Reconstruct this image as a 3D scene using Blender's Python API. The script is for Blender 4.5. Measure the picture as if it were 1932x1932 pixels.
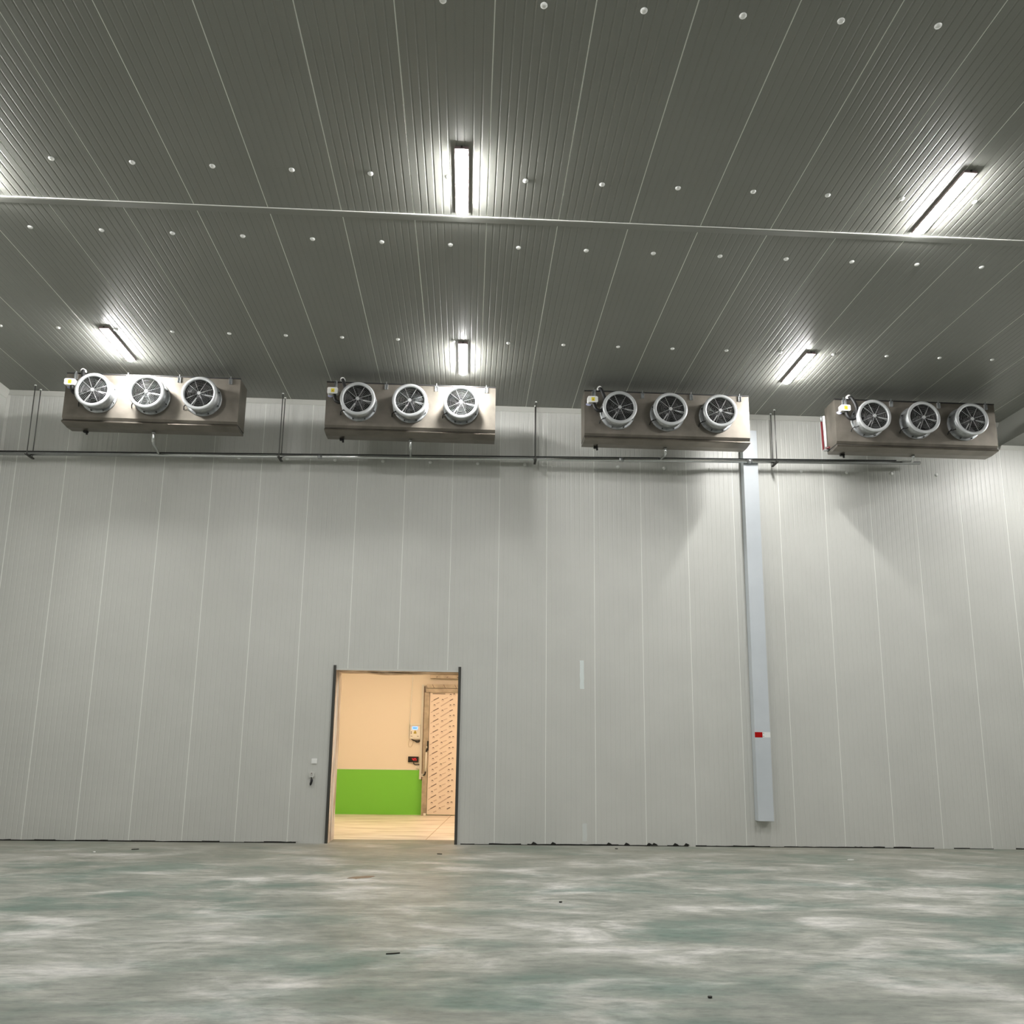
import bpy, math, random
from mathutils import Vector, Matrix
random.seed(7)
S = bpy.context.scene
for o in list(bpy.data.objects): bpy.data.objects.remove(o)
COL = S.collection
# ------------------------------------------------------------------ camera
F_PX, YAW, PITCH, ROLL = 1518.5, 0.0455, 0.1836, 0.0140
CAM = Vector((10.406, -16.286, 1.805)); PX, PY = 953.2, 1134.6
cy, sy, cp, sp, cr, sr = math.cos(YAW), math.sin(YAW), math.cos(PITCH), math.sin(PITCH), math.cos(ROLL), math.sin(ROLL)
Fv = Vector((sy*cp, cy*cp, sp)); Rv = Vector((cy, -sy, 0)); Uv = Rv.cross(Fv)
R2 = Rv*cr + Uv*sr; U2 = -Rv*sr + Uv*cr
cd = bpy.data.cameras.new('camera'); cam = bpy.data.objects.new('camera', cd); COL.objects.link(cam)
cd.sensor_width = 36; cd.sensor_fit = 'HORIZONTAL'; cd.lens = F_PX/1932*36
cd.shift_x = (966-PX)/1932; cd.shift_y = (PY-966)/1932; cd.clip_end = 200
m = Matrix((R2, U2, -Fv)).transposed().to_4x4(); m.translation = CAM; cam.matrix_world = m
S.camera = cam
# ------------------------------------------------------------------ world and exposure
w = bpy.data.worlds.new('world'); S.world = w; w.use_nodes = True
w.node_tree.nodes['Background'].inputs[0].default_value = (.02, .02, .02, 1)
LAMP_E = 305.0      # hall lamps
WARM_E = 90.0      # corridor lamps
S.view_settings.view_transform = 'Standard'; S.view_settings.look = 'None'
S.view_settings.exposure = 0.07; S.view_settings.gamma = 1.0; S.view_settings.use_curve_mapping = False
# ------------------------------------------------------------------ helpers
def mat(name, col, rough=.5, metal=0., emit=None, es=0., spec=.5):
    mt = bpy.data.materials.new(name); mt.use_nodes = True
    b = mt.node_tree.nodes['Principled BSDF']
    b.inputs['Base Color'].default_value = (*col, 1); b.inputs['Roughness'].default_value = rough
    b.inputs['Metallic'].default_value = metal; b.inputs['Specular IOR Level'].default_value = spec
    if emit: b.inputs['Emission Color'].default_value = (*emit, 1); b.inputs['Emission Strength'].default_value = es
    return mt
def N(mt, t, **k):
    n = mt.node_tree.nodes.new(t)
    for a, v in k.items():
        if a in n.inputs: n.inputs[a].default_value = v
        else: setattr(n, a, v)
    return n
def L(mt, a, ao, b, bi): mt.node_tree.links.new(a.outputs[ao], b.inputs[bi])
def ramp(mt, stops):
    r = mt.node_tree.nodes.new('ShaderNodeValToRGB')
    while len(r.color_ramp.elements) < len(stops): r.color_ramp.elements.new(.5)
    for e, (p, c) in zip(r.color_ramp.elements, stops): e.position = p; e.color = (*c, 1) if len(c) == 3 else c
    return r
def noisy(mt, scale, c1, c2, lo=.35, hi=.65, detail=6, stretch=(1, 1, 1), rrange=None):
    """base colour mixed between two colours by object-space noise"""
    b = mt.node_tree.nodes['Principled BSDF']
    tc = N(mt, 'ShaderNodeTexCoord'); mp = N(mt, 'ShaderNodeMapping'); mp.inputs['Scale'].default_value = stretch
    nz = N(mt, 'ShaderNodeTexNoise', Scale=scale, Detail=float(detail)); r = ramp(mt, [(lo, c1), (hi, c2)])
    L(mt, tc, 'Object', mp, 'Vector'); L(mt, mp, 'Vector', nz, 'Vector'); L(mt, nz, 'Fac', r, 'Fac'); L(mt, r, 'Color', b, 'Base Color')
    if rrange:
        mr = N(mt, 'ShaderNodeMapRange'); mr.inputs['To Min'].default_value = rrange[0]; mr.inputs['To Max'].default_value = rrange[1]
        L(mt, nz, 'Fac', mr, 'Value'); L(mt, mr, 'Result', b, 'Roughness')
    return mt
class MB:
    def __init__(s): s.v = []; s.f = []; s.m = []; s.s = []
    def face(s, pts, mi=0, sm=False):
        i = len(s.v); s.v += [tuple(p) for p in pts]; s.f.append(tuple(range(i, i+len(pts)))); s.m.append(mi); s.s.append(sm)
    def box(s, a, b, mi=0):
        x0, y0, z0 = a; x1, y1, z1 = b; i = len(s.v)
        s.v += [(x0,y0,z0),(x1,y0,z0),(x1,y1,z0),(x0,y1,z0),(x0,y0,z1),(x1,y0,z1),(x1,y1,z1),(x0,y1,z1)]
        for q in ((0,3,2,1),(4,5,6,7),(0,1,5,4),(1,2,6,5),(2,3,7,6),(3,0,4,7)):
            s.f.append(tuple(i+k for k in q)); s.m.append(mi); s.s.append(False)
        return s
    def cbox(s, a, b, c=.01, mi=0):
        """box with its four edges along y rounded off (8-sided outline in x,z)"""
        x0, y0, z0 = a; x1, y1, z1 = b
        o = [(x0+c,z0),(x1-c,z0),(x1,z0+c),(x1,z1-c),(x1-c,z1),(x0+c,z1),(x0,z1-c),(x0,z0+c)]
        return s.prism([(x, y0, z) for x, z in o], (0, y1-y0, 0), mi)
    def prism(s, outline, d, mi=0):
        i = len(s.v); n = len(outline); d = Vector(d)
        s.v += [tuple(p) for p in outline] + [tuple(Vector(p)+d) for p in outline]
        s.f.append(tuple(i+k for k in range(n))); s.f.append(tuple(i+n+k for k in reversed(range(n)))); s.m += [mi]*2; s.s += [False]*2
        for k in range(n):
            k2 = (k+1) % n; s.f.append((i+k, i+n+k, i+n+k2, i+k2)); s.m.append(mi); s.s.append(False)
        return s
    def tube(s, pts, r, n=12, mi=0, closed=False, caps=True):
        P = [Vector(p) for p in pts]; m = len(P); rings = []; up = None
        for k in range(m):
            if closed: t = P[(k+1) % m]-P[k-1]
            else: t = P[min(k+1, m-1)]-P[max(k-1, 0)]
            t.normalize()
            if up is None: up = Vector((0,0,1)) if abs(t.z) < .9 else Vector((0,1,0))
            a = up-t*up.dot(t); a.normalize(); up = a; b = t.cross(a)
            rr = r[k] if isinstance(r, (list, tuple)) else r
            i = len(s.v); rings.append(i)
            s.v += [tuple(P[k]+a*math.cos(2*math.pi*j/n)*rr+b*math.sin(2*math.pi*j/n)*rr) for j in range(n)]
        for k in range(m if closed else m-1):
            A = rings[k]; B = rings[(k+1) % m]
            for j in range(n):
                j2 = (j+1) % n; s.f.append((A+j, A+j2, B+j2, B+j)); s.m.append(mi); s.s.append(True)
        if caps and not closed:
            s.f.append(tuple(rings[0]+j for j in reversed(range(n)))); s.f.append(tuple(rings[-1]+j for j in range(n))); s.m += [mi]*2; s.s += [False]*2
        return s
    def lathe(s, prof, c, axis='y', n=48, mi=0, smooth=True):
        """profile (r, h): h runs along axis from c"""
        rings = []
        for r, h in prof:
            i = len(s.v); rings.append(i)
            for j in range(n):
                a = 2*math.pi*j/n; u, v = r*math.cos(a), r*math.sin(a)
                s.v.append((c[0]+u, c[1]+h, c[2]+v) if axis == 'y' else (c[0]+u, c[1]+v, c[2]+h))
        for A, B in zip(rings, rings[1:]):
            for j in range(n):
                j2 = (j+1) % n; s.f.append((A+j, A+j2, B+j2, B+j)); s.m.append(mi); s.s.append(smooth)
        return s
    def disc(s, c, r, axis='y', n=48, mi=0):
        s.face([(c[0]+r*math.cos(2*math.pi*j/n), c[1], c[2]+r*math.sin(2*math.pi*j/n)) if axis == 'y' else
                (c[0]+r*math.cos(2*math.pi*j/n), c[1]+r*math.sin(2*math.pi*j/n), c[2]) for j in range(n)], mi); return s
    def build(s, name, mats, parent=None, origin=(0,0,0), bevel=0, recalc=False):
        ox, oy, oz = origin
        me = bpy.data.meshes.new(name); me.from_pydata([(x-ox, y-oy, z-oz) for x, y, z in s.v], [], s.f)
        if not isinstance(mats, (list, tuple)): mats = [mats]
        for q in mats: me.materials.append(q)
        for p, mi, sm in zip(me.polygons, s.m, s.s): p.material_index = mi; p.use_smooth = sm
        if recalc:
            import bmesh
            bm = bmesh.new(); bm.from_mesh(me); bmesh.ops.remove_doubles(bm, verts=bm.verts, dist=1e-5)
            bmesh.ops.recalc_face_normals(bm, faces=bm.faces); bm.to_mesh(me); bm.free()
        o = bpy.data.objects.new(name, me); COL.objects.link(o); o.location = origin
        if parent: o.parent = parent
        if bevel:
            b = o.modifiers.new('bevel', 'BEVEL'); b.width = bevel; b.segments = 2; b.limit_method = 'ANGLE'
        return o
def tag(o, label=None, cat=None, group=None, kind=None):
    if label: o['label'] = label
    if cat: o['category'] = cat
    if group: o['group'] = group
    if kind: o['kind'] = kind
    return o
def empty(name, loc): o = bpy.data.objects.new(name, None); COL.objects.link(o); o.location = loc; o.empty_display_size = .1; return o
def copy_tree(o, parent=None):
    c = o.copy(); COL.objects.link(c); c.parent = parent
    for ch in list(o.children): copy_tree(ch, c)
    return c
# ------------------------------------------------------------------ materials
H = 9.08
def panel_mat(name, c):
    mt = mat(name, c, .40, spec=.4)
    b = mt.node_tree.nodes['Principled BSDF']
    tc = N(mt, 'ShaderNodeTexCoord'); nz = N(mt, 'ShaderNodeTexNoise', Scale=.9, Detail=5.)
    r = ramp(mt, [(.3, tuple(v*.965 for v in c)), (.7, tuple(min(1, v*1.03) for v in c))])
    L(mt, tc, 'Object', nz, 'Vector'); L(mt, nz, 'Fac', r, 'Fac'); L(mt, r, 'Color', b, 'Base Color')
    n2 = N(mt, 'ShaderNodeTexNoise', Scale=60., Detail=2.); bp = N(mt, 'ShaderNodeBump', Strength=.04, Distance=.01)
    L(mt, tc, 'Object', n2, 'Vector'); L(mt, n2, 'Fac', bp, 'Height'); L(mt, bp, 'Normal', b, 'Normal')
    return mt
M_panel = panel_mat('coated_panel', (.56, .565, .53))
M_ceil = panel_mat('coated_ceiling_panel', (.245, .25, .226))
M_joint = mat('panel_joint', (.86, .87, .82), .45)
M_trim = mat('white_trim', (.60, .60, .56), .35)
M_dark = mat('dark_gap', (.015, .015, .012), .9)
M_cap = mat('white_plastic_cap', (.85, .86, .83), .3)
M_steel = noisy(mat('stainless_sheet', (.5, .46, .41), .5, .8), 3, (.165, .152, .126), (.235, .212, .18), rrange=(.46, .6))
M_tray = noisy(mat('tray_sheet', (.5, .46, .41), .33, .9), 3, (.15, .134, .11), (.21, .188, .158), rrange=(.26, .4))
M_galv = noisy(mat('galvanised_sheet', (.6, .62, .62), .38, .75), 14, (.32, .335, .34), (.46, .475, .48), rrange=(.3, .5))
M_ring = mat('pale_fan_ring', (.46, .475, .475), .35, .3)
M_guard = mat('guard_wire', (.34, .35, .35), .35, .3)
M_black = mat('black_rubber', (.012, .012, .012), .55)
M_inside = mat('fan_shade', (.004, .004, .004), .9, spec=.1)  # near-black, paints the shade inside the fan shrouds
M_blade = mat('fan_blade', (.022, .022, .024), .3, .0)
M_white = mat('white_plastic', (.8, .8, .77), .35)
M_yellow = mat('yellow_sticker', (.75, .62, .05), .5)
M_blue = mat('pale_blue_label', (.55, .58, .78), .4)
M_pipe = mat('stainless_pipe', (.62, .64, .63), .25, .95)
M_iron = mat('dark_iron', (.06, .06, .055), .5, .6)
M_rod = mat('threaded_rod', (.18, .18, .17), .5, .8)
M_red = mat('red_pipe', (.10, .012, .015), .4)
M_duct = noisy(mat('grey_duct', (.56, .60, .63), .3), 1.2, (.52, .56, .59), (.57, .61, .64), rrange=(.24, .36))
M_angle = mat('dark_angle', (.055, .055, .048), .6, .2)
M_lamp = mat('lamp_diffuser', (.9, .9, .9), .4, emit=(1, .985, .97), es=LAMP_E)
M_warm = mat('warm_diffuser', (.9, .9, .9), .4, emit=(1, .745, .49), es=WARM_E)
M_lampbody = mat('lamp_body', (.30, .235, .235), .5)
M_cream = mat('cream_wall', (.82, .76, .69), .45)
M_green = mat('green_paint', (.20, .62, .07), .45)
M_film = noisy(mat('film_wrapped_frame', (.4, .36, .3), .35), 5, (.36, .31, .25), (.52, .46, .38), stretch=(1, 1, 1))
M_leaf = mat('film_covered_leaf', (.86, .76, .70), .16)
M_print = mat('film_print', (.15, .11, .10), .5)
M_printp = mat('pale_film_print', (.56, .45, .41), .4)
M_screenb = mat('blue_screen', (.1, .2, .8), .4, emit=(.12, .28, 1), es=2.6)
M_screenw = mat('screen_digits', (.02, .05, .4), .4, emit=(.03, .1, .8), es=1.2)
M_led = mat('red_led', (.6, .02, .02), .4, emit=(1, .03, .05), es=1.1)
M_jamb = noisy(mat('jamb_lining', (.7, .62, .55), .55), 2.2, (.42, .33, .25), (.82, .76, .70), lo=.36, hi=.56, stretch=(3, 3, .5))
M_lintel = noisy(mat('lintel_foam', (.5, .4, .3), .8), 3.5, (.30, .22, .15), (.80, .70, .58), lo=.42, hi=.58, stretch=(1, 5, 1))
# floor: mottled grey-green resin
M_floor = mat('mottled_floor', (.45, .47, .42), .5, spec=.4)
mt = M_floor; b = mt.node_tree.nodes['Principled BSDF']
tc = N(mt, 'ShaderNodeTexCoord'); mp = N(mt, 'ShaderNodeMapping'); mp.inputs['Scale'].default_value = (.75, 1.25, 1); mp.inputs['Location'].default_value = (3.3, 1.7, 0)
L(mt, tc, 'Object', mp, 'Vector')
n1 = N(mt, 'ShaderNodeTexNoise', Scale=.95, Detail=9., Roughness=.62, Distortion=.5); L(mt, mp, 'Vector', n1, 'Vector')
r1 = ramp(mt, [(.28, (.15, .175, .148)), (.42, (.225, .24, .208)), (.52, (.30, .31, .272)), (.66, (.54, .535, .505))]); L(mt, n1, 'Fac', r1, 'Fac')
mp2 = N(mt, 'ShaderNodeMapping'); mp2.inputs['Scale'].default_value = (.42, .85, 1); mp2.inputs['Location'].default_value = (9.1, 4.2, 0); L(mt, tc, 'Object', mp2, 'Vector')
n2 = N(mt, 'ShaderNodeTexNoise', Scale=1.1, Detail=7., Roughness=.6, Distortion=.3); L(mt, mp2, 'Vector', n2, 'Vector')
r2 = ramp(mt, [(.50, (0, 0, 0)), (.64, (1, 1, 1))]); L(mt, n2, 'Fac', r2, 'Fac')
mx = N(mt, 'ShaderNodeMix', data_type='RGBA', blend_type='MIX'); mx.inputs[7].default_value = (.09, .16, .13, 1)
ml = N(mt, 'ShaderNodeMath', operation='MULTIPLY'); ml.inputs[1].default_value = .72; L(mt, r2, 'Color', ml, 0)
L(mt, ml, 'Value', mx, 0); mt.node_tree.links.new(r1.outputs['Color'], mx.inputs[6])
# fine trowel streaks
mp3 = N(mt, 'ShaderNodeMapping'); mp3.inputs['Scale'].default_value = (1.0, 3.0, 1); L(mt, tc, 'Object', mp3, 'Vector')
n3 = N(mt, 'ShaderNodeTexNoise', Scale=3.4, Detail=10., Roughness=.74); L(mt, mp3, 'Vector', n3, 'Vector')
r3 = ramp(mt, [(.30, (.55, .56, .55)), (.5, (1, 1, 1)), (.7, (1.3, 1.28, 1.24))]); L(mt, n3, 'Fac', r3, 'Fac')
m2 = N(mt, 'ShaderNodeMix', data_type='RGBA', blend_type='MULTIPLY'); m2.inputs[0].default_value = .9
mt.node_tree.links.new(mx.outputs[2], m2.inputs[6]); mt.node_tree.links.new(r3.outputs['Color'], m2.inputs[7])
# brownish traffic dirt near the far wall
sep = N(mt, 'ShaderNodeSeparateXYZ'); L(mt, tc, 'Object', sep, 'Vector')
my = N(mt, 'ShaderNodeMapRange'); my.inputs['From Min'].default_value = -4.5; my.inputs['From Max'].default_value = -.5; L(mt, sep, 'Y', my, 'Value')
n4 = N(mt, 'ShaderNodeTexNoise', Scale=.8, Detail=6.); L(mt, mp3, 'Vector', n4, 'Vector'); mm4 = N(mt, 'ShaderNodeMath', operation='MULTIPLY'); L(mt, my, 'Result', mm4, 0); L(mt, n4, 'Fac', mm4, 1)
m5 = N(mt, 'ShaderNodeMix', data_type='RGBA', blend_type='MIX'); m5.inputs[7].default_value = (.225, .215, .165, 1)
L(mt, mm4, 'Value', m5, 0); mt.node_tree.links.new(m2.outputs[2], m5.inputs[6]); mt.node_tree.links.new(m5.outputs[2], b.inputs['Base Color'])
mr = N(mt, 'ShaderNodeMapRange'); mr.inputs['To Min'].default_value = .38; mr.inputs['To Max'].default_value = .62; L(mt, n1, 'Fac', mr, 'Value'); L(mt, mr, 'Result', b, 'Roughness')
# ------------------------------------------------------------------ room shell
XL, XR, YB = .65, 29.0, -19.0
SX, SZ = 22.0, 8.55          # lowered ceiling strip on the right
DX0, DX1, DZ, DD = 7.77, 10.22, 3.36, .78
def profile(a, b_, seam_off, d=.0025):
    """(x, depth, material of the strip that follows) across ribbed panels"""
    pts = [(a, 0, 0)]
    k = math.floor(a*10)-1
    while k/10 <= b_+.2:
        x = k/10+seam_off
        frac = round((x-seam_off) % 1, 3) % 1
        if frac < .001:
            q = [(x-.009, 0, 0), (x-.006, .004, 1), (x+.006, .004, 0), (x+.009, 0, 0)]
        else:
            q = [(x-.013, 0, 0), (x-.004, d, 0), (x+.004, d, 0), (x+.013, 0, 0)]
        if q[0][0] > a and q[-1][0] < b_: pts += q
        k += 1
    return pts+[(b_, 0, 0)]
wb = MB()
def ribwall(a, b_, z0, z1):
    P = profile(a, b_, 0.0)
    for (x0, d0, m0), (x1, d1, _) in zip(P, P[1:]):
        wb.face([(x0, d0, z0), (x1, d1, z0), (x1, d1, z1), (x0, d0, z1)], m0)
ribwall(XL, DX0, .0, H); ribwall(DX0, DX1, DZ, H); ribwall(DX1, XR, .0, H)
tag(wb.build('wall_back', [M_panel, M_joint]), kind='structure')
cb = MB()
def ribceil(a, b_, z):
    P = profile(a, b_, .53, .0032)
    for (x0, d0, m0), (x1, d1, _) in zip(P, P[1:]):
        cb.face([(x0, YB, z+d0), (x0, .1, z+d0), (x1, .1, z+d1), (x1, YB, z+d1)], m0)
ribceil(XL, SX, H); ribceil(SX, XR, SZ)
cb.face([(SX, YB, SZ), (SX, YB, H+.01), (SX, .1, H+.01), (SX, .1, SZ)])
tag(cb.build('ceiling', [M_ceil, M_joint]), kind='structure')
wl = MB()
for k in range(19):
    y = YB+k; wl.face([(XL, y+.01, 0), (XL, y+.99, 0), (XL, y+.99, H), (XL, y+.01, H)]); wl.face([(XL, y-.01, 0), (XL, y+.01, 0), (XL, y+.01, H), (XL, y-.01, H)], 1)
tag(wl.build('wall_left', [M_panel, M_joint]), kind='structure')
wr = MB()
for k in range(19):
    y = YB+k; wr.face([(XR, y+.01, 0), (XR, y+.99, 0), (XR, y+.99, H), (XR, y+.01, H)]); wr.face([(XR, y-.01, 0), (XR, y+.01, 0), (XR, y+.01, H), (XR, y-.01, H)], 1)
tag(wr.build('wall_right', [M_panel, M_joint]), kind='structure')
wf = MB(); wf.face([(XL, YB, 0), (XR, YB, 0), (XR, YB, H), (XL, YB, H)])
tag(wf.build('wall_front', [mat('dark_front_wall', (.10, .10, .095), .6)]), kind='structure')  # unseen wall, its dark colour chosen to cut bounced light
fl = MB(); fl.face([(-.2, YB-.2, 0), (XR+.2, YB-.2, 0), (XR+.2, DD-.02, 0), (-.2, DD-.02, 0)])
tag(fl.build('floor', [M_floor]), kind='structure')
fl = MB(); fl.face([(2, DD-.02, 0), (15, DD-.02, 0), (15, 7.4, 0), (2, 7.4, 0)]); fl.face([(9.62, DD, .001), (9.64, DD, .001), (10.05, 7.15, .001), (10.03, 7.15, .001)], 1)
M_floor2 = noisy(mat('pale_corridor_floor', (.8, .74, .66), .4), 1.6, (.56, .49, .42), (.86, .80, .74), lo=.32, hi=.58, detail=8, stretch=(.5, 2.2, 1))
tag(fl.build('floor', [M_floor2, mat('floor_joint', (.5, .4, .3), .6)]), kind='structure')
# dark irregular strips standing in for the shaded gap under the wall
g = MB(); rnd = random.Random(3)
for a, b_ in ((1.3, DX0-.6), (DX1+.12, 28.8)):
    x = a
    while x < b_:
        ln = rnd.uniform(.12, .5); h = rnd.choice([.012, .02, .022, .026, .03])
        if rnd.random() < .92: g.prism([(x, 0, .0005), (min(x+ln, b_), 0, .0005), (min(x+ln, b_), 0, h), (x+ln*.5, 0, h*rnd.uniform(.7, 1.15)), (x, 0, h)], (0, -.006, 0))
        x += ln
for x in (11.72, 12.1, 13.2, 13.55, 14.0, 14.1, 14.52, 14.74): g.prism([(x, -.001, .02), (x+.12, -.001, .02), (x+.09, -.001, .045), (x+.04, -.001, .065)], (0, -.008, 0))
tag(g.build('gap_shade_back', M_dark), kind='structure')
# cove trims at ceiling edge
c = MB(); c.prism([(XL, 0, 8.995), (XL, -.012, 8.995), (XL, -.075, H-.008), (XL, -.075, H), (XL, 0, H)], (SX-XL, 0, 0)); tag(c.build('trim_1', M_trim), kind='structure')
c = MB(); c.prism([(SX, 0, SZ-.08), (SX, -.012, SZ-.08), (SX, -.075, SZ-.008), (SX, -.075, SZ), (SX, 0, SZ)], (XR-SX, 0, 0)); tag(c.build('trim_2', M_trim), kind='structure')
# flat trim over the ceiling panel end joint
c = MB(); c.prism([(XL, -6.285, H+.003), (XL, -6.285, H-.014), (XL, -6.27, H-.018), (XL, -6.16, H-.010), (XL, -6.15, H+.003)], (SX-XL, 0, 0)); c.box((XL, -6.292, H-.016), (SX, -6.284, H-.004), 1)
tag(c.build('trim_3', [M_ceil, M_joint]), kind='structure')
# vertical corner trim at the left corner
c = MB(); c.prism([(XL, -.03, 0), (XL+.012, -.03, 0), (XL+.06, -.008, 0), (XL+.06, 0, 0), (XL, 0, 0)], (0, 0, 8.99)); tag(c.build('trim_4', M_trim), kind='structure')
c = MB(); c.prism([(XL, -.05, 8.9), (XL+.01, -.05, 8.9), (XL+.07, -.05, H-.005), (XL+.07, -.05, H), (XL, -.05, H)], (0, YB+.1, 0)); tag(c.build('trim_5', M_trim), kind='structure')
# ------------------------------------------------------------------ doorway and corridor beyond
d1 = empty('door_1', (DX0, 0, 0)); tag(d1, kind='structure')
o_ = (DX0, 0, 0)
def dpart(mb, name, mt_, **k):
    ob = mb.build(name, mt_, d1, origin=(0, 0, 0), **k); ob.location = (-DX0, 0, 0); return ob
j = MB(); j.box((DX0-.03, .004, 0), (DX0, DD, DZ)); j.box((DX0, .33, .012), (DX0+.012, .36, DZ)); dpart(j, 'jamb', M_jamb)
j = MB(); j.box((DX1, .004, 0), (DX1+.03, DD, DZ)); dpart(j, 'jamb', M_jamb)
j = MB(); j.box((DX0, .004, DZ), (DX1, DD, DZ+.03)); j.prism([(DX0+.4, .3, DZ-.0), (DX0+.9, .3, DZ-.03), (DX0+1.5, .3, DZ-.015), (DX1-.3, .3, DZ)], (0, .4, 0)); dpart(j, 'lintel', M_lintel)
t_ = MB(); t_.box((DX0-.05, -.03, 0), (DX0-.004, 0, DZ+.09)); t_.box((DX0-.004, -.03, 0), (DX0, .05, DZ+.09)); dpart(t_, 'steel_angle', M_angle)
t_ = MB(); t_.box((DX1, -.03, 0), (DX1+.005, .05, DZ+.10)); t_.box((DX1+.005, -.03, 0), (DX1+.055, 0, DZ+.10)); dpart(t_, 'steel_angle', M_angle)
t_ = MB(); t_.box((DX0, -.006, DZ-.005), (DX1, .004, DZ+.03)); dpart(t_, 'lintel_edge', M_trim)
CX0, CX1, CY1, CH = 4.0, 13.5, 7.15, 4.4
GZ = 1.245
c = MB(); c.face([(CX0, CY1, GZ), (CX1, CY1, GZ), (CX1, CY1, CH), (CX0, CY1, CH)]); c.face([(CX0, CY1, 0), (CX1, CY1, 0), (CX1, CY1, GZ), (CX0, CY1, GZ)], 1)
c.box((CX0, CY1-.012, GZ-.012), (9.06, CY1, GZ+.012), 2)
tag(c.build('wall_corridor_far', [M_cream, M_green, M_white]), kind='structure')
c = MB()
for a, b_ in ((CX0, DX0-.03), (DX1+.03, CX1)):
    c.face([(a, DD, GZ), (b_, DD, GZ), (b_, DD, CH), (a, DD, CH)]); c.face([(a, DD, 0), (b_, DD, 0), (b_, DD, GZ), (a, DD, GZ)], 1)
c.face([(DX0-.03, DD, DZ), (DX1+.03, DD, DZ), (DX1+.03, DD, CH), (DX0-.03, DD, CH)])
tag(c.build('wall_corridor_near', [M_cream, M_green]), kind='structure')
c = MB()
for x in (CX0, CX1): c.face([(x, DD, 0), (x, CY1, 0), (x, CY1, CH), (x, DD, CH)])
tag(c.build('wall_corridor_ends', [M_cream]), kind='structure')
c = MB(); c.face([(CX0, DD, CH), (CX1, DD, CH), (CX1, CY1, CH), (CX0, CY1, CH)]); tag(c.build('ceiling', [M_cream]), kind='structure')
for i, (x, y) in enumerate(((6.6, 3.6), (9.6, 3.6), (12.3, 3.6))):
    r = empty('batten_lamp', (x, y, CH)); tag(r, 'warm white batten lamp on the corridor ceiling beyond the doorway, out of view', 'lamp', 'corridor ceiling lamps')
    MB().box((-.09, -.75, -.04), (.09, .75, 0)).build('housing', M_lampbody, r); MB().box((-.07, -.7, -.09), (.07, .7, -.04)).build('diffuser', M_warm, r)
# far door in the corridor
d2 = empty('door_2', (9.2, CY1, 0)); tag(d2, kind='structure')
def p2(mb, name, mt_, par=None, **k):
    ob = mb.build(name, mt_, par or d2); ob.location = (0, 0, 0) if par else (-9.2, -CY1, 0); return ob
p2(MB().box((9.19, 7.0, 0), (9.335, CY1, 3.43)), 'frame_post', M_film)
t_ = MB(); t_.box((9.23, 6.93, 3.43), (12.2, CY1, 3.535)); t_.box((9.26, 6.90, 3.545), (12.2, CY1, 3.65))
for k in range(5): t_.prism([(9.40+k*.32, 6.893, 3.65), (9.415+k*.32, 6.893, 3.65), (9.465+k*.32, 6.893, 3.545), (9.45+k*.32, 6.893, 3.545)], (0, .01, 0), 1)
p2(t_, 'frame_header', [M_film, M_print])
p2(MB().box((9.168, 7.06, .95), (9.19, CY1, 3.6)), 'frame_seal', mat('brown_seal', (.10, .05, .025), .6))
lf = p2(MB().cbox((9.345, 7.02, .02), (12.0, 7.12, 3.43), .01), 'door_leaf', M_leaf)
pr_ = MB(); k7 = .000703
def stroke(x0, z0, x1, z1, wd, mi):
    wd *= 1.45; d = Vector((x1-x0, 0, z1-z0)).normalized(); n = Vector((-d.z, 0, d.x))*wd/2
    A, B = Vector((x0, 7.018, z0)), Vector((x1, 7.018, z1))
    if min(z0, z1) < .04: return
    pr_.face([A-n, B-n, B+n, A+n], mi)
def cc(X, Y): return 9.345+(X-240)*k7*1.02, 3.43-(Y-340)*k7
for row in range(12):
    for rep in (0, 1):
        dx = rep*.95; off = row*430
        def T(x, y): X, Z = cc(x-14*row*.0, y+off); return X+dx, Z
        z_lo = T(0, 900)[1]
        stroke(*T(385, 665), *T(595, 550), .016, 0); stroke(*T(290, 735), *T(385, 672), .014, 1)
        stroke(*T(1030, 670), *T(1160, 600), .016, 0); stroke(*T(680, 900), *T(1025, 680), .020, 1); stroke(*T(800, 600), *T(950, 545), .014, 1); stroke(*T(500, 800), *T(620, 745), .018, 1)
        for (qx, qy) in ((430, 860), (750, 640), (1065, 425), (1205, 405)):
            X, Z = T(qx, qy)
            if Z < .09: continue
            for s_ in range(10):
                a0, a1 = 2*math.pi*s_/10, 2*math.pi*(s_+1)/10; mi = 0 if s_ in (1, 2, 3) else 1; r0 = .006 if mi == 0 else .025
                pr_.face([(X+r0*math.cos(a0), 7.018, Z-.012+r0*math.sin(a0)), (X+.036*math.cos(a0), 7.018, Z-.012+.036*math.sin(a0)), (X+.036*math.cos(a1), 7.018, Z-.012+.036*math.sin(a1)), (X+r0*math.cos(a1), 7.018, Z-.012+r0*math.sin(a1))], mi)
stroke(9.42, 3.39, 9.78, 3.39, .014, 0)
p2(pr_, 'film_print', [M_print, M_printp], lf)
t_ = MB(); t_.tube([(9.285, 6.93, 1.20), (9.292, 6.93, 1.74)], .022); hd = p2(t_, 'handle', M_white, lf)
t_ = MB(); t_.tube([(9.292, 6.93, 1.74), (9.296, 6.95, 1.80), (9.335, 7.01, 1.86)], .02); t_.tube([(9.285, 6.93, 1.20), (9.27, 6.94, 1.12), (9.22, 6.99, 1.09)], .02); t_.box((9.30, 6.99, 1.78), (9.35, 7.02, 2.05)); p2(t_, 'handle_bracket', M_black, lf)
p2(MB().box((9.16, 6.97, 1.06), (9.23, 7.0, 1.09)).box((9.16, 6.97, 1.11), (9.23, 7.0, 1.135)), 'latch', M_white, lf)
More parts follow.
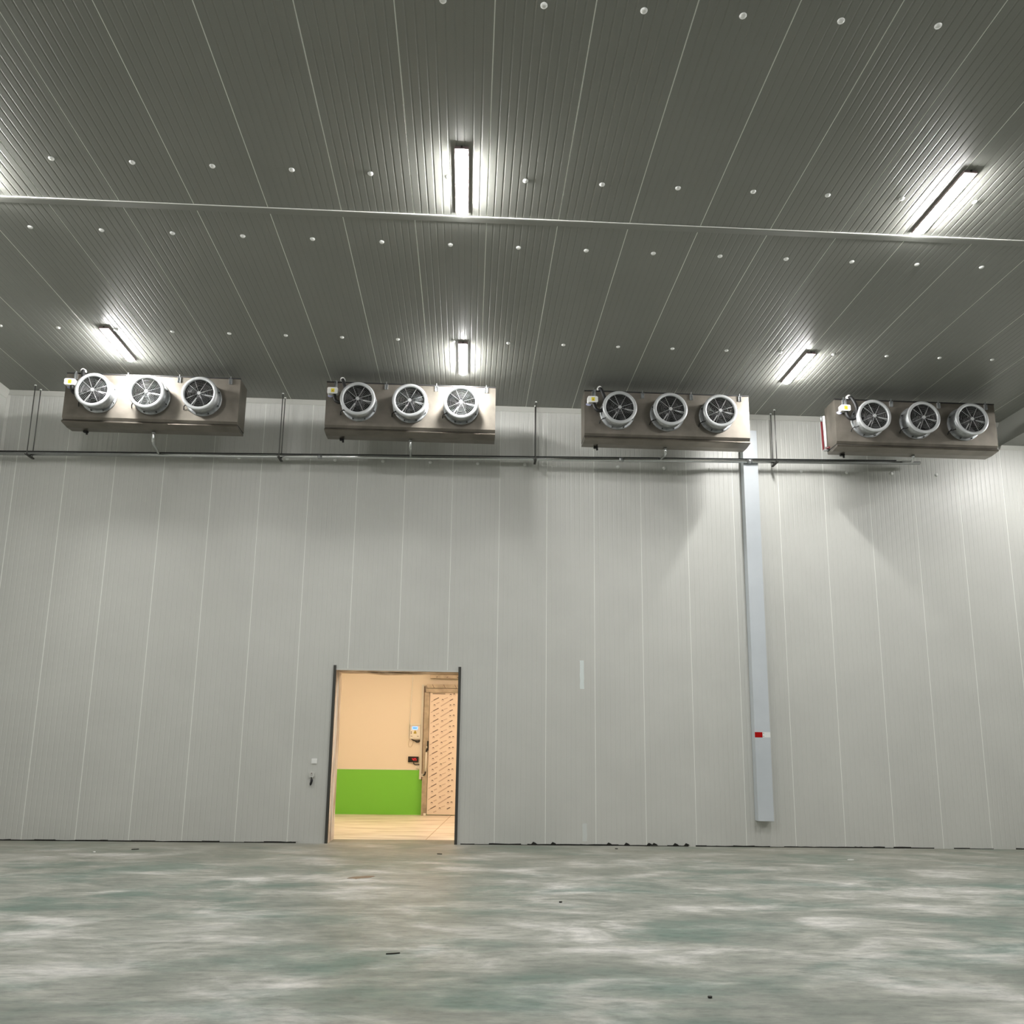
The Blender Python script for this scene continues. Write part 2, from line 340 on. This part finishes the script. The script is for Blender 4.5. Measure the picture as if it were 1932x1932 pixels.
p2(MB().box((9.28, 6.98, 1.86), (9.31, 7.0, 1.9)), 'latch_knob', M_white, lf)
p2(MB().box((9.26, 6.95, .0), (9.33, 7.0, .06)), 'floor_guide', M_white)
t_ = MB(); t_.box((9.10, 7.09, .98), (9.166, CY1, 3.65)); tag(t_.build('cable_trunking', M_white), 'white vertical cable trunking beside the film-wrapped corridor door frame', 'cable trunking')
t_ = MB(); t_.cbox((9.34, 6.95, 3.83), (13.4, CY1, 3.99), .01)
for k in range(8): t_.prism([(9.5+k*.3, 6.945, 3.85), (9.53+k*.3, 6.945, 3.85), (9.56+k*.3, 6.945, 3.88), (9.53+k*.3, 6.945, 3.88)], (0, .01, 0), 1)
tag(t_.build('sliding_door_track', [M_film, M_print]), 'brown film-wrapped door track cover high on the corridor wall', 'door track')
t_ = MB(); t_.prism([(8.755, 7.12, 2.13), (8.775, 7.12, 2.13), (8.86, 7.12, CH), (8.835, 7.12, CH)], (0, .03, 0)); tag(t_.build('cable_conduit', M_white), 'thin white vertical conduit above the control box on the corridor wall', 'conduit')
# control box
o0 = (8.95, CY1, 2.30)
cbx = empty('control_box', o0); tag(cbx, 'white control box with a lit blue screen on the cream corridor wall', 'control box')
def rp(mb, name, mt_, par, loc, **k): ob = mb.build(name, mt_, par, **k); return ob
rp(MB().cbox((-.145, -.10, -.20), (.145, 0, .17), .01), 'case', M_white, cbx, 0)
rp(MB().cbox((-.145, -.085, .175), (.145, 0, .235), .01), 'top_cover', M_white, cbx, 0)
rp(MB().box((-.085, -.103, .065), (.07, -.1, .15)), 'screen', M_screenb, cbx, 0)
t_ = MB()
for k, x in enumerate((-.055, -.03, -.005, .02)): t_.box((x, -.1045, .09), (x+.017, -.103, .125))
rp(t_, 'screen_digits', M_screenw, cbx, 0)
rp(MB().prism([(-.04, -.1, -.05), (.04, -.1, -.05), (.035, -.1, -.01), (0, -.1, .045), (-.035, -.1, -.01)], (0, -.004, 0)), 'warning_sticker', mat('olive_yellow', (.42, .34, .06), .5), cbx, 0)
rp(MB().box((-.12, -.102, -.06), (-.10, -.1, .02)).box((-.125, -.102, -.13), (-.07, -.1, -.115)).box((.06, -.102, -.13), (.105, -.1, -.115)).box((-.14, -.102, -.175), (.14, -.1, -.171)), 'lettering', M_print, cbx, 0)
t_ = MB(); t_.tube([(-.10, -.05, -.20), (-.07, -.05, -.225), (0, -.05, -.25), (.08, -.05, -.26), (.14, -.04, -.24)], .013, 8); t_.tube([(0, -.06, -.25), (.05, -.06, -.29), (.11, -.05, -.285), (.14, -.04, -.25)], .013, 8); rp(t_, 'cable', M_black, cbx, 0)
t_ = MB(); t_.tube([(-.135, -.02, -.17), (-.175, -.02, -.27), (-.185, -.02, -.36), (-.165, -.02, -.42), (-.12, -.02, -.43), (-.08, -.02, -.38), (-.05, -.03, -.28), (-.045, -.04, -.2)], .005, 6); rp(t_, 'sensor_cord', mat('beige_cord', (.5, .42, .3), .5), cbx, 0)
# red digit display
dsp = empty('digital_display', (8.92, CY1, 1.53)); tag(dsp, 'black digital display with red digits on the cream wall above the green paint', 'digital display')
rp(MB().cbox((-.147, -.06, -.08), (.147, 0, .08), .008), 'case', M_black, dsp, 0)
SEG = {'4': 'bcfg', '2': 'abged', '5': 'afgcd'}; t_ = MB()
for k, chx in enumerate('425'):
    x0 = -.03+k*.045; w_, h_ = .028, .058; zb = -.026
    segs = {'a': (x0, zb+h_, x0+w_, zb+h_), 'g': (x0, zb+h_/2, x0+w_, zb+h_/2), 'd': (x0, zb, x0+w_, zb), 'f': (x0, zb+h_/2, x0, zb+h_), 'e': (x0, zb, x0, zb+h_/2), 'b': (x0+w_, zb+h_/2, x0+w_, zb+h_), 'c': (x0+w_, zb, x0+w_, zb+h_/2)}
    for s_ in SEG[chx]:
        a, b1, c1, d_ = segs[s_]; t_.box((a-.0028, -.063, b1-.0028), (c1+.0028, -.06, d_+.0028))
rp(t_, 'digits', M_led, dsp, 0)
t_ = MB(); t_.tube([(.01, -.03, -.08), (.015, -.03, -.12), (.05, -.03, -.145), (.10, -.03, -.15), (.18, -.03, -.145)], .012, 8); rp(t_, 'cable', M_black, dsp, 0)
t_ = MB(); t_.cbox((9.0, 7.10, 1.28), (9.085, CY1, 1.365), .006); t_.box((9.035, 7.097, 1.30), (9.05, 7.10, 1.345), 1); tag(t_.build('wall_socket', [M_white, M_printp]), 'small white socket box on the corridor wall below the red display', 'socket')
# ------------------------------------------------------------------ hall lamps
lamp = empty('batten_lamp', (10.19, -6.98, H))
t_ = MB(); t_.box((-.086, -.61, -.022), (.086, .60, 0)); t_.box((-.086, -.61, -.038), (-.078, .60, -.022)); t_.box((.078, -.61, -.038), (.086, .60, -.022)); t_.box((-.086, -.61, -.036), (.086, -.59, -.022)); t_.box((-.078, .592, -.03), (.078, .60, -.022))
t_.build('housing', M_lampbody, lamp)
t_ = MB(); n = 10; prof = [(.066*math.cos(math.radians(-4+188*k/n)), -.028-.062*math.sin(math.radians(-4+188*k/n))) for k in range(n+1)]
ys = [(-.575, .2), (-.54, .7), (-.50, 1), (.50, 1), (.56, .8), (.58, .5), (.588, .15)]
rows = [[(x*min(1, s_+.15), y, -.024+(z+.024)*s_) for x, z in prof] for y, s_ in ys]
for A, B in zip(rows, rows[1:]):
    for k in range(n): t_.face([A[k], B[k], B[k+1], A[k+1]], 0, True)
t_.face(rows[0][::-1]); t_.face(rows[-1])
t_.build('diffuser', M_lamp, lamp)
t_ = MB(); t_.box((-.01, -.625, -.02), (.01, -.61, -.004)); t_.build('end_clip', M_iron, lamp)
LB = {(10.19, -6.98): 'bright white batten lamp hanging at the centre of the nearer ceiling row',
      (16.60, -6.98): 'bright white batten lamp at the right of the nearer ceiling row',
      (3.85, -6.98): 'white batten lamp just past the left edge, its glow on the left ceiling',
      (3.85, -2.25): 'white batten lamp above the leftmost cooling unit',
      (10.19, -2.17): 'white batten lamp on the ceiling above the second cooling unit from the left',
      (16.57, -2.27): 'white batten lamp between the third and fourth cooling units from the left'}
first = True
LP = [(x, y, H) for y in (-6.98, -2.25, -11.7) for x in (3.85, 10.19, 16.58)] + [(22.9, y, SZ) for y in (-2.25, -6.98, -11.7)]
for (x, y, z) in LP:
    for (a, b_), lb in LB.items():
        if abs(a-x) < .1 and abs(b_-y) < .15 and z == H: x, y = a, b_; lab = lb; break
    else: lab = 'white batten lamp on the ceiling outside the picture'
    o = lamp if (first and abs(x-10.19) < .01) else copy_tree(lamp)
    if o is lamp: first = False
    o.location = (x, y, z); tag(o, lab, 'lamp', 'batten lamps on the hall ceiling')
# ------------------------------------------------------------------ fixing caps
ORD = 'first second third fourth fifth sixth seventh eighth ninth tenth eleventh twelfth thirteenth fourteenth fifteenth sixteenth seventeenth eighteenth nineteenth'.split()
cap = MB(); cap.lathe([(.036, 0), (.036, -.006), (.030, -.014), (.018, -.019), (.006, -.020)], (0, 0, 0), 'z', 20); cap.disc((0, 0, -.020), .006, 'z', 20)
cap0 = cap.build('fixing_cap', M_cap); used = False
def place_cap(x, y, z, lab, grp, rx=0):
    global used
    o = cap0 if not used else cap0.copy()
    if used: COL.objects.link(o)
    used = True; o.location = (x, y, z); o.rotation_euler = (rx, 0, 0); tag(o, lab, 'fixing cap', grp)
for y0, y1, xs, rown in ((-9.535, -9.56, range(10, 16), 'white fixing cap in the ceiling row nearest the top edge'),
                         (-7.05, -7.02, range(5, 18), 'white fixing cap in the ceiling row beside the nearer lamps'),
                         (-5.625, -5.62, range(4, 19), 'white fixing cap in the ceiling row just behind the cross joint'),
                         (-2.76, -2.85, range(2, 21), 'white fixing cap in the ceiling row closest to the cooling units')):
    xs = list(xs)
    for i, x in enumerate(xs):
        place_cap(x+.015, y0+(y1-y0)*i/len(xs), H-.0005, rown+', %s from the left' % ORD[i], rown.replace('fixing cap', 'fixing caps'))
wi = 0
for k in range(1, 21):
    if k in (12, 16): continue
    wi += 1
    place_cap(k+.52, -.0005, 7.74+.0055*k, 'faint fixing cap on the back wall below the long pipe, %s from the left' % ORD[wi-1], 'fixing caps on the back wall under the pipe', rx=-math.pi/2)
# ------------------------------------------------------------------ cooling units
W_ = 3.29; ZT, ZB = 8.81, 7.94
unit = empty('evaporator_unit', (7.545, -1.5, ZB))
def up(mb, name, mt_, par=None, **k): return mb.build(name, mt_, par or unit, **k)
hh = ZT-ZB
b_ = MB(); b_.box((0, 0, 0), (W_, .45, hh)); b_.prism([(0, 0, 0), (0, .03, -.05), (0, .45, -.05), (0, .45, 0)], (W_, 0, 0)); up(b_, 'casing', M_steel, recalc=False)
b_ = MB(); b_.box((.004, .025, -.075), (W_-.004, .44, -.05)); up(b_, 'tray_gap', M_dark)
b_ = MB(); b_.prism([(0, -.012, -.088), (0, .008, -.066), (0, .02, -.070), (0, .43, -.075), (0, .43, -.125), (0, .22, -.135), (0, -.002, -.112), (0, -.014, -.100)], (W_, 0, 0)); up(b_, 'drip_tray', M_tray, recalc=True)
b_ = MB(); b_.box((0, -.01, hh), (W_, .03, hh+.022)); up(b_, 'top_strip', M_black)  # black strip along the casing's top edge
for x in (.3, 1.15, 2.13, 3.0): b_ = MB(); b_.box((x-.03, .45, hh-.2), (x+.03, .66, hh-.15)); b_.tube([(x, .62, hh-.2), (x, .62, H-ZB-.001)], .012, 8); up(b_, 'mounting_rod', M_iron)
for x in (.18, 1.155, 2.13, 3.105):
    b_ = MB(); b_.box((x-.03, -.004, hh-.11), (x+.03, 0, hh+.012)); b_.box((x-.03, -.03, hh-.11), (x-.024, -.004, hh)); b_.box((x+.024, -.03, hh-.11), (x+.03, -.004, hh)); b_.box((x-.007, -.022, hh-.02), (x+.007, -.012, hh+.05)); up(b_, 'bracket', M_galv)
# junction box and its hose
jb = up(MB().cbox((.045, -.16, .575), (.245, -.06, .70), .018), 'junction_box', M_white)
s_ = MB(); s_.box((.118, -.163, .600), (.182, -.16, .675)); ws = up(s_, 'warning_sticker', M_yellow, jb)
s_ = MB(); s_.prism([(.135, -.1632, .617), (.165, -.1632, .617), (.15, -.1632, .652)], (0, -.001, 0)); up(s_, 'warning_triangle', mat('ochre_triangle', (.40, .24, .02), .5), jb)
up(MB().box((.185, -.07, .69), (.215, -.064, hh+.01)).box((.09, -.07, .60), (.22, 0, .63)), 'box_bracket', M_galv)
b_ = MB(); b_.prism([(.085+.055*math.cos(2*math.pi*k/20), -.003, .615-.02+.03*math.sin(2*math.pi*k/20)) for k in range(20)], (0, .003, 0)); up(b_, 'oval_label', M_blue)
def smooth(P, n=5):
    P = [Vector(p) for p in P]; out = []
    for i in range(len(P)-1):
        p0, p1, p2_, p3 = P[max(i-1, 0)], P[i], P[i+1], P[min(i+2, len(P)-1)]
        for k in range(n):
            t = k/n; out.append(.5*((2*p1)+(p2_-p0)*t+(2*p0-5*p1+4*p2_-p3)*t*t+(3*p1-p0-3*p2_+p3)*t**3))
    return out+[P[-1]]
b_ = MB(); b_.tube(smooth([(.30, .06, hh+.02), (.31, -.03, hh+.05), (.345, -.09, hh-.05), (.385, -.11, hh-.20), (.375, -.12, .49), (.30, -.12, .42), (.22, -.12, .44), (.18, -.11, .52), (.175, -.11, .58)]), .034, 12); up(b_, 'hose', M_black)
b_ = MB(); b_.tube([(.30, -.02, hh+.065), (.30, .05, hh+.075)], .045, 12); up(b_, 'hose_gland', M_white)
# fans
for i, fx in enumerate((.65, 1.64, 2.62)):
    zc = .43; c0 = (fx, 0, zc)
    b_ = MB(); b_.lathe([(.300, 0), (.300, -.27), (.292, -.27)], c0, n=64); b_.lathe([(.292, -.255), (.292, 0)], c0, n=64, mi=1); fan = up(b_, 'fan_shroud', [M_galv, M_inside])
    b_ = MB(); b_.lathe([(.275, -.262), (.272, -.285), (.279, -.295), (.325, -.292), (.336, -.280), (.336, -.268), (.300, -.262), (.275, -.262)], c0, n=64); up(b_, 'front_ring', M_ring, fan)
    b_ = MB(); b_.lathe([(.300, -.018), (.340, -.018), (.345, -.012), (.345, 0)], c0, n=64)
    up(b_, 'base_flange', M_galv, fan)
    for a in (25, 70, 110, 155, 205, 250, 292, 335):
        ar = math.radians(a); x, z = fx+.322*math.cos(ar), zc+.322*math.sin(ar)
        up(MB().tube([(x, -.05, z), (x, -.0, z)], .011, 8), 'clamp', M_iron, fan)
    b_ = MB(); b_.disc((fx, -.004, zc), .296, n=48); up(b_, 'shade_disc', M_inside, fan)  # black disc painted in for the shaded depth of the fan opening
    b_ = MB(); b_.lathe([(.001, -.15), (.085, -.15), (.095, -.13), (.095, -.01)], c0, n=24)
    for k in range(5):
        a0 = math.radians(k*72+i*31+10)
        def bp(r, da, y): return (fx+r*math.cos(a0+da), y, zc+r*math.sin(a0+da))
        for q in range(4):
            r0, r1 = .09+q*.048, .09+(q+1)*.048; w0, w1 = .42+q*.05, .42+(q+1)*.05
            b_.face([bp(r0, -w0/2, -.06), bp(r0, w0/2, -.14), bp(r1, w1/2, -.13), bp(r1, -w1/2, -.07)], 0, True)
    up(b_, 'impeller', M_blade, fan)
    b_ = MB()
    for k in range(9):
        R_ = .052+k*.0262; b_.tube([(fx+R_*math.cos(2*math.pi*q/40), -.272-.010*(1-R_/.28), zc+R_*math.sin(2*math.pi*q/40)) for q in range(40)], .0019, 5, closed=True)
    for a in (63, 20, 340, 295, 250, 205, 140, 112):
        ar = math.radians(a); b_.tube([(fx+.02*math.cos(ar), -.286, zc+.02*math.sin(ar)), (fx+.28*math.cos(ar), -.275, zc+.28*math.sin(ar))], .0038, 6)
    up(b_, 'guard', M_guard, fan)
    b_ = MB(); b_.disc((fx, -.297, zc), .033, n=24); b_.lathe([(.033, -.297), (.033, -.275)], c0, n=24); up(b_, 'guard_hub', M_ring, fan)
    for a in (238, 350):    # flat support struts behind the guard
        ar = math.radians(a); d = Vector((math.cos(ar), 0, math.sin(ar))); nn = Vector((-d.z, 0, d.x))*.010; C = Vector((fx, -.255, zc))
        up(MB().prism([C+d*.10-nn, C+d*.292-nn, C+d*.292+nn, C+d*.10+nn], (0, .006, 0)), 'support_strut', M_ring, fan)
    b_ = MB(); b_.tube(smooth([(fx-.25, -.14, zc-.16), (fx-.31, -.10, zc-.175), (fx-.345, -.05, zc-.18), (fx-.355, -.012, zc-.23)]), .010, 6); up(b_, 'wire', M_black, fan)
# drain stub on tray
b_ = MB(); b_.box((.24, .36, -.16), (.32, .42, -.12)); b_.tube([(.30, .38, -.15), (.31, .38, -.20)], .02, 8); up(b_, 'tray_fitting', M_black)
ULAB = ['stainless cooling unit with three round fans, leftmost of the four under the ceiling',
        'stainless cooling unit with three round fans, second from the left above the doorway',
        'stainless cooling unit with three round fans, third from the left, beside the duct top',
        'stainless cooling unit with three round fans, rightmost, bright glint on its left side']
UX = [2.60, 7.545, 12.585, 17.62]
units = []
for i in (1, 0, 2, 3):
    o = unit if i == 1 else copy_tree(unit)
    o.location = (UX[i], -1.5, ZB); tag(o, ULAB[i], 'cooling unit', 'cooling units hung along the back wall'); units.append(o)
u4 = units[-1]
b_ = MB(); b_.tube([(-.035, .40, .02), (-.035, .43, .70)], .024, 10); p_ = b_.build('edge_glint', mat('glint_white', (.85, .85, .85), .25), u4); p_['label'] = 'bright vertical glint along the left side'  # white tube stands in for light reflected off the edge flange
b_ = MB(); b_.tube([(-.02, .3, -.02), (-.06, .47, -.01), (-.065, .48, .60)], .020, 10); b_.tube([(-.065, .48, .60), (-.065, .48, .72)], .018, 10, 1); b_.build('red_pipe', [M_red, M_galv], u4)
b_ = MB(); b_.box((-.09, .36, -.06), (0, .42, -.03)); b_.build('pipe_bracket', M_galv, u4)
# ------------------------------------------------------------------ long drain pipe with branches
def pz(x): return 7.600+.0207*x
PYY = -.25
pipe = empty('drain_pipe', (XL, PYY, pz(XL))); tag(pipe, 'long stainless drain pipe running level under all four cooling units', 'pipe')
def pp(mb, name, mt_, **k): o = mb.build(name, mt_, pipe); o.location = (-XL, -PYY, -pz(XL)); return o
pp(MB().tube([(XL+.001, PYY, pz(XL)), (20.02, PYY, pz(20.02))], .040, 20), 'pipe_run', M_pipe)
pp(MB().tube([(XL+.001, PYY-.012, pz(XL)+.047), (19.5, PYY-.012, pz(19.5)+.047)], .011, 8), 'heating_cable', M_black)
for x in (7.25, 13.55, 16.3): pp(MB().tube([(x-.045, PYY, pz(x-.045)), (x+.045, PYY, pz(x+.045))], .044, 20), 'coupling', M_galv)
BL = ['first', 'second', 'third', 'fourth']
for (xs_, xe, dr), od in zip(((4.20, 3.97, .19), (9.18, 9.12, .15), (14.26, 14.38, .11), (19.34, 19.62, .075)), BL):
    zt = ZB-.13; ze = pz(xe)+.02
    br = empty('drain_branch', (xs_, -1.17, zt)); tag(br, 'bent steel drain stub under the %s cooling unit from the left' % od, 'drain stub', 'drain stubs under the cooling units')
    P = smooth([(xs_, -1.17, zt+.0), (xs_, -1.17, zt-dr*.5), (xs_+(xe-xs_)*.04, -1.14, zt-dr*.9), (xs_+(xe-xs_)*.15, -1.04, zt-dr), (xs_+(xe-xs_)*.55, -.65, (zt-dr+ze)/2), (xe, PYY-.03, ze)], 5)
    for mb, nm, mm in ((MB().tube(P, .026, 12), 'tube', M_pipe), (MB().tube([(xs_, -1.17, zt-.001), (xs_, -1.17, zt-.03)], .032, 12), 'coupling', M_galv)):
        o = mb.build(nm, mm, br, origin=(xs_, -1.17, zt)); o.location = (0, 0, 0)
# hangers
HL = ['pair of thin threaded rods holding the pipe, left of the first cooling unit', 'pair of thin threaded rods holding the pipe between the first and second cooling units',
      'single-looking thin threaded rod hanger between the second and third cooling units', 'pair of thin threaded rods holding the pipe just right of the grey duct']
h0 = empty('pipe_hanger', (1.39, PYY, pz(1.39)))
def hang(x):
    h = empty('pipe_hanger', (x, PYY, pz(x))); top = H-pz(x)-.001
    for y in (-.105, .105):
        MB().tube([(0, y, -.075), (0, y, top)], .010, 8).build('rod', M_rod, h)
        MB().tube([(0, y, top-.02), (0, y, top)], .022, 10).build('rod_end', M_cap, h)
    MB().box((-.022, -.15, -.068), (.022, .15, -.062)).box((-.022, -.15, -.062), (-.017, .15, -.041)).box((.017, -.15, -.062), (.022, .15, -.041)).build('channel', M_iron, h)
    return h
bpy.data.objects.remove(h0)
for x, lb in zip((1.39, 6.43, 11.725, 16.85), HL): tag(hang(x), lb, 'pipe hanger', 'hangers of the long pipe')
# ------------------------------------------------------------------ vertical duct
dx0, dx1, dy = 16.185, 16.50, .195
dc = empty('wall_duct', (dx0, 0, .5)); tag(dc, 'tall pale grey rectangular duct fixed upright to the back wall', 'duct')
zs = [.51, 3.40, 6.26, 8.66]
for a, b1 in zip(zs, zs[1:]):
    MB().box((0, -dy, a-.5+.002), (dx1-dx0, -.001, b1-.5-.002)).build('duct_section', M_duct, dc, bevel=.004)
for z in zs[1:-1]: MB().box((-.003, -dy-.002, z-.5-.006), (dx1-dx0+.003, -.001, z-.5+.006)).build('joint_collar', M_duct, dc)
MB().box((dx1-dx0, -.012, .01), (dx1-dx0+.06, -.001, 8.1)).build('side_flange', M_duct, dc)
MB().box((0, -dy-.003, 1.64), (.155, -dy, 1.745)).build('reflector', mat('red_reflector', (.42, .0, .0), .3), dc)
MB().box((.155, -dy-.003, 1.64), (.315, -dy, 1.745)).build('reflector', mat('white_reflector', (.8, .82, .8), .3), dc)
MB().box((.17, -dy-.004, 1.655), (.185, -dy-.003, 1.67)).box((.17, -dy-.004, 1.715), (.185, -dy-.003, 1.73)).build('reflector_marks', M_print, dc)
# ------------------------------------------------------------------ wall fittings near the door
t_ = MB(); t_.cbox((7.383, -.014, 1.503), (7.491, -.0005, 1.606), .008); t_.box((7.395, -.019, 1.515), (7.479, -.014, 1.594)); tag(t_.build('wall_switch', M_cap), 'small square white switch plate on the back wall left of the doorway', 'switch')
kr = empty('key_switch', (7.405, 0, 1.295)); tag(kr, 'pale key switch with a black key handle hanging, below the square switch', 'key switch')
t_ = MB(); t_.cbox((-.05, -.04, -.055), (.05, -.0005, .06), .022); t_.build('plate', M_trim, kr)
MB().prism([(-.018, -.04, .015), (.018, -.04, .015), (0, -.04, .04)], (0, -.002, 0)).box((-.025, -.042, -.01), (.025, -.04, -.004)).build('marking', M_print, kr)
t_ = MB(); t_.tube([(0, -.05, -.045), (.002, -.055, -.075)], .008, 8); t_.tube([(.002, -.05, -.072), (.012, -.05, -.10), (.006, -.05, -.135), (-.004, -.05, -.17), (-.012, -.05, -.205)], [.012, .026, .022, .024, .012], 10); t_.build('handle', M_black, kr)
# marks on the wall
M_chalk = mat('pale_mark', (.70, .76, .74), .6); M_chalk2 = mat('fainter_mark', (.61, .64, .615), .6)
for (x, z, w2, h2, mm, lb) in ((12.69, 3.06, .085, .58, M_chalk, 'pale vertical paint patch on the back wall right of the doorway'), (12.73, .08, .09, .34, M_chalk2, 'faint pale smear on the back wall just above the floor')):
    r_ = random.Random(int(x*100)); L_, R_ = [], []
    for k in range(9): L_.append((x+r_.uniform(-.006, .006), -.0012, z+h2*k/8)); R_.append((x+w2+r_.uniform(-.006, .006), -.0012, z+h2*k/8))
    q = MB(); q.prism(L_[::-1]+R_, (0, -.0006, 0)); tag(q.build('paint_patch', mm), lb, 'paint mark')
# ------------------------------------------------------------------ debris on the floor
DB = [(9.792, -8.576, .13, .02, M_iron, 'thin black offcut lying alone on the open floor', 15), (4.613, -1.216, .16, .03, M_iron, 'dark sliver on the floor near the left part of the back wall', 25), (4.09, -1.628, .05, .05, M_cap, 'tiny white scrap on the floor at the left near the wall', 0),
      (17.2, -1.867, .14, .03, M_cap, 'white crumpled strip on the floor right of the duct', 5), (13.303, -.524, .06, .05, M_iron, 'small dark lump on the floor near the wall base, right of the doorway', 0), (11.6, -6.04, .05, .035, M_iron, 'small dark crumb in the middle of the floor', 40),
      (9.99, -1.53, .12, .03, M_iron, 'dark chip on the floor just in front of the doorway', -20), (12.28, -9.88, .04, .03, M_iron, 'tiny dark crumb near the bottom edge of the floor', 10)]
for x, y, a, b1, mm, lb, rz in DB:
    r_ = random.Random(int(x*77)); q = MB(); O = [(a/2*math.cos(2*math.pi*k/7)*r_.uniform(.7, 1.1), b1/2*math.sin(2*math.pi*k/7)*r_.uniform(.7, 1.1), .0) for k in range(7)]
    q.prism(O, (0, 0, min(b1*.5, .014))); o = q.build('floor_debris', mm); o.location = (x, y, .0005); o.rotation_euler.z = math.radians(rz); tag(o, lb, 'debris')
q = MB(); r_ = random.Random(5); O = [(.24*math.cos(2*math.pi*k/14)*r_.uniform(.6, 1.1), .12*math.sin(2*math.pi*k/14)*r_.uniform(.6, 1.1), 0) for k in range(14)]
q.prism(O, (0, 0, .002)); o = q.build('floor_stain', mat('brown_stain', (.20, .14, .09), .6)); o.location = (8.95, -4.2, .0003); o.rotation_euler.z = .5; tag(o, 'brown stain on the floor in front of the doorway', 'stain')
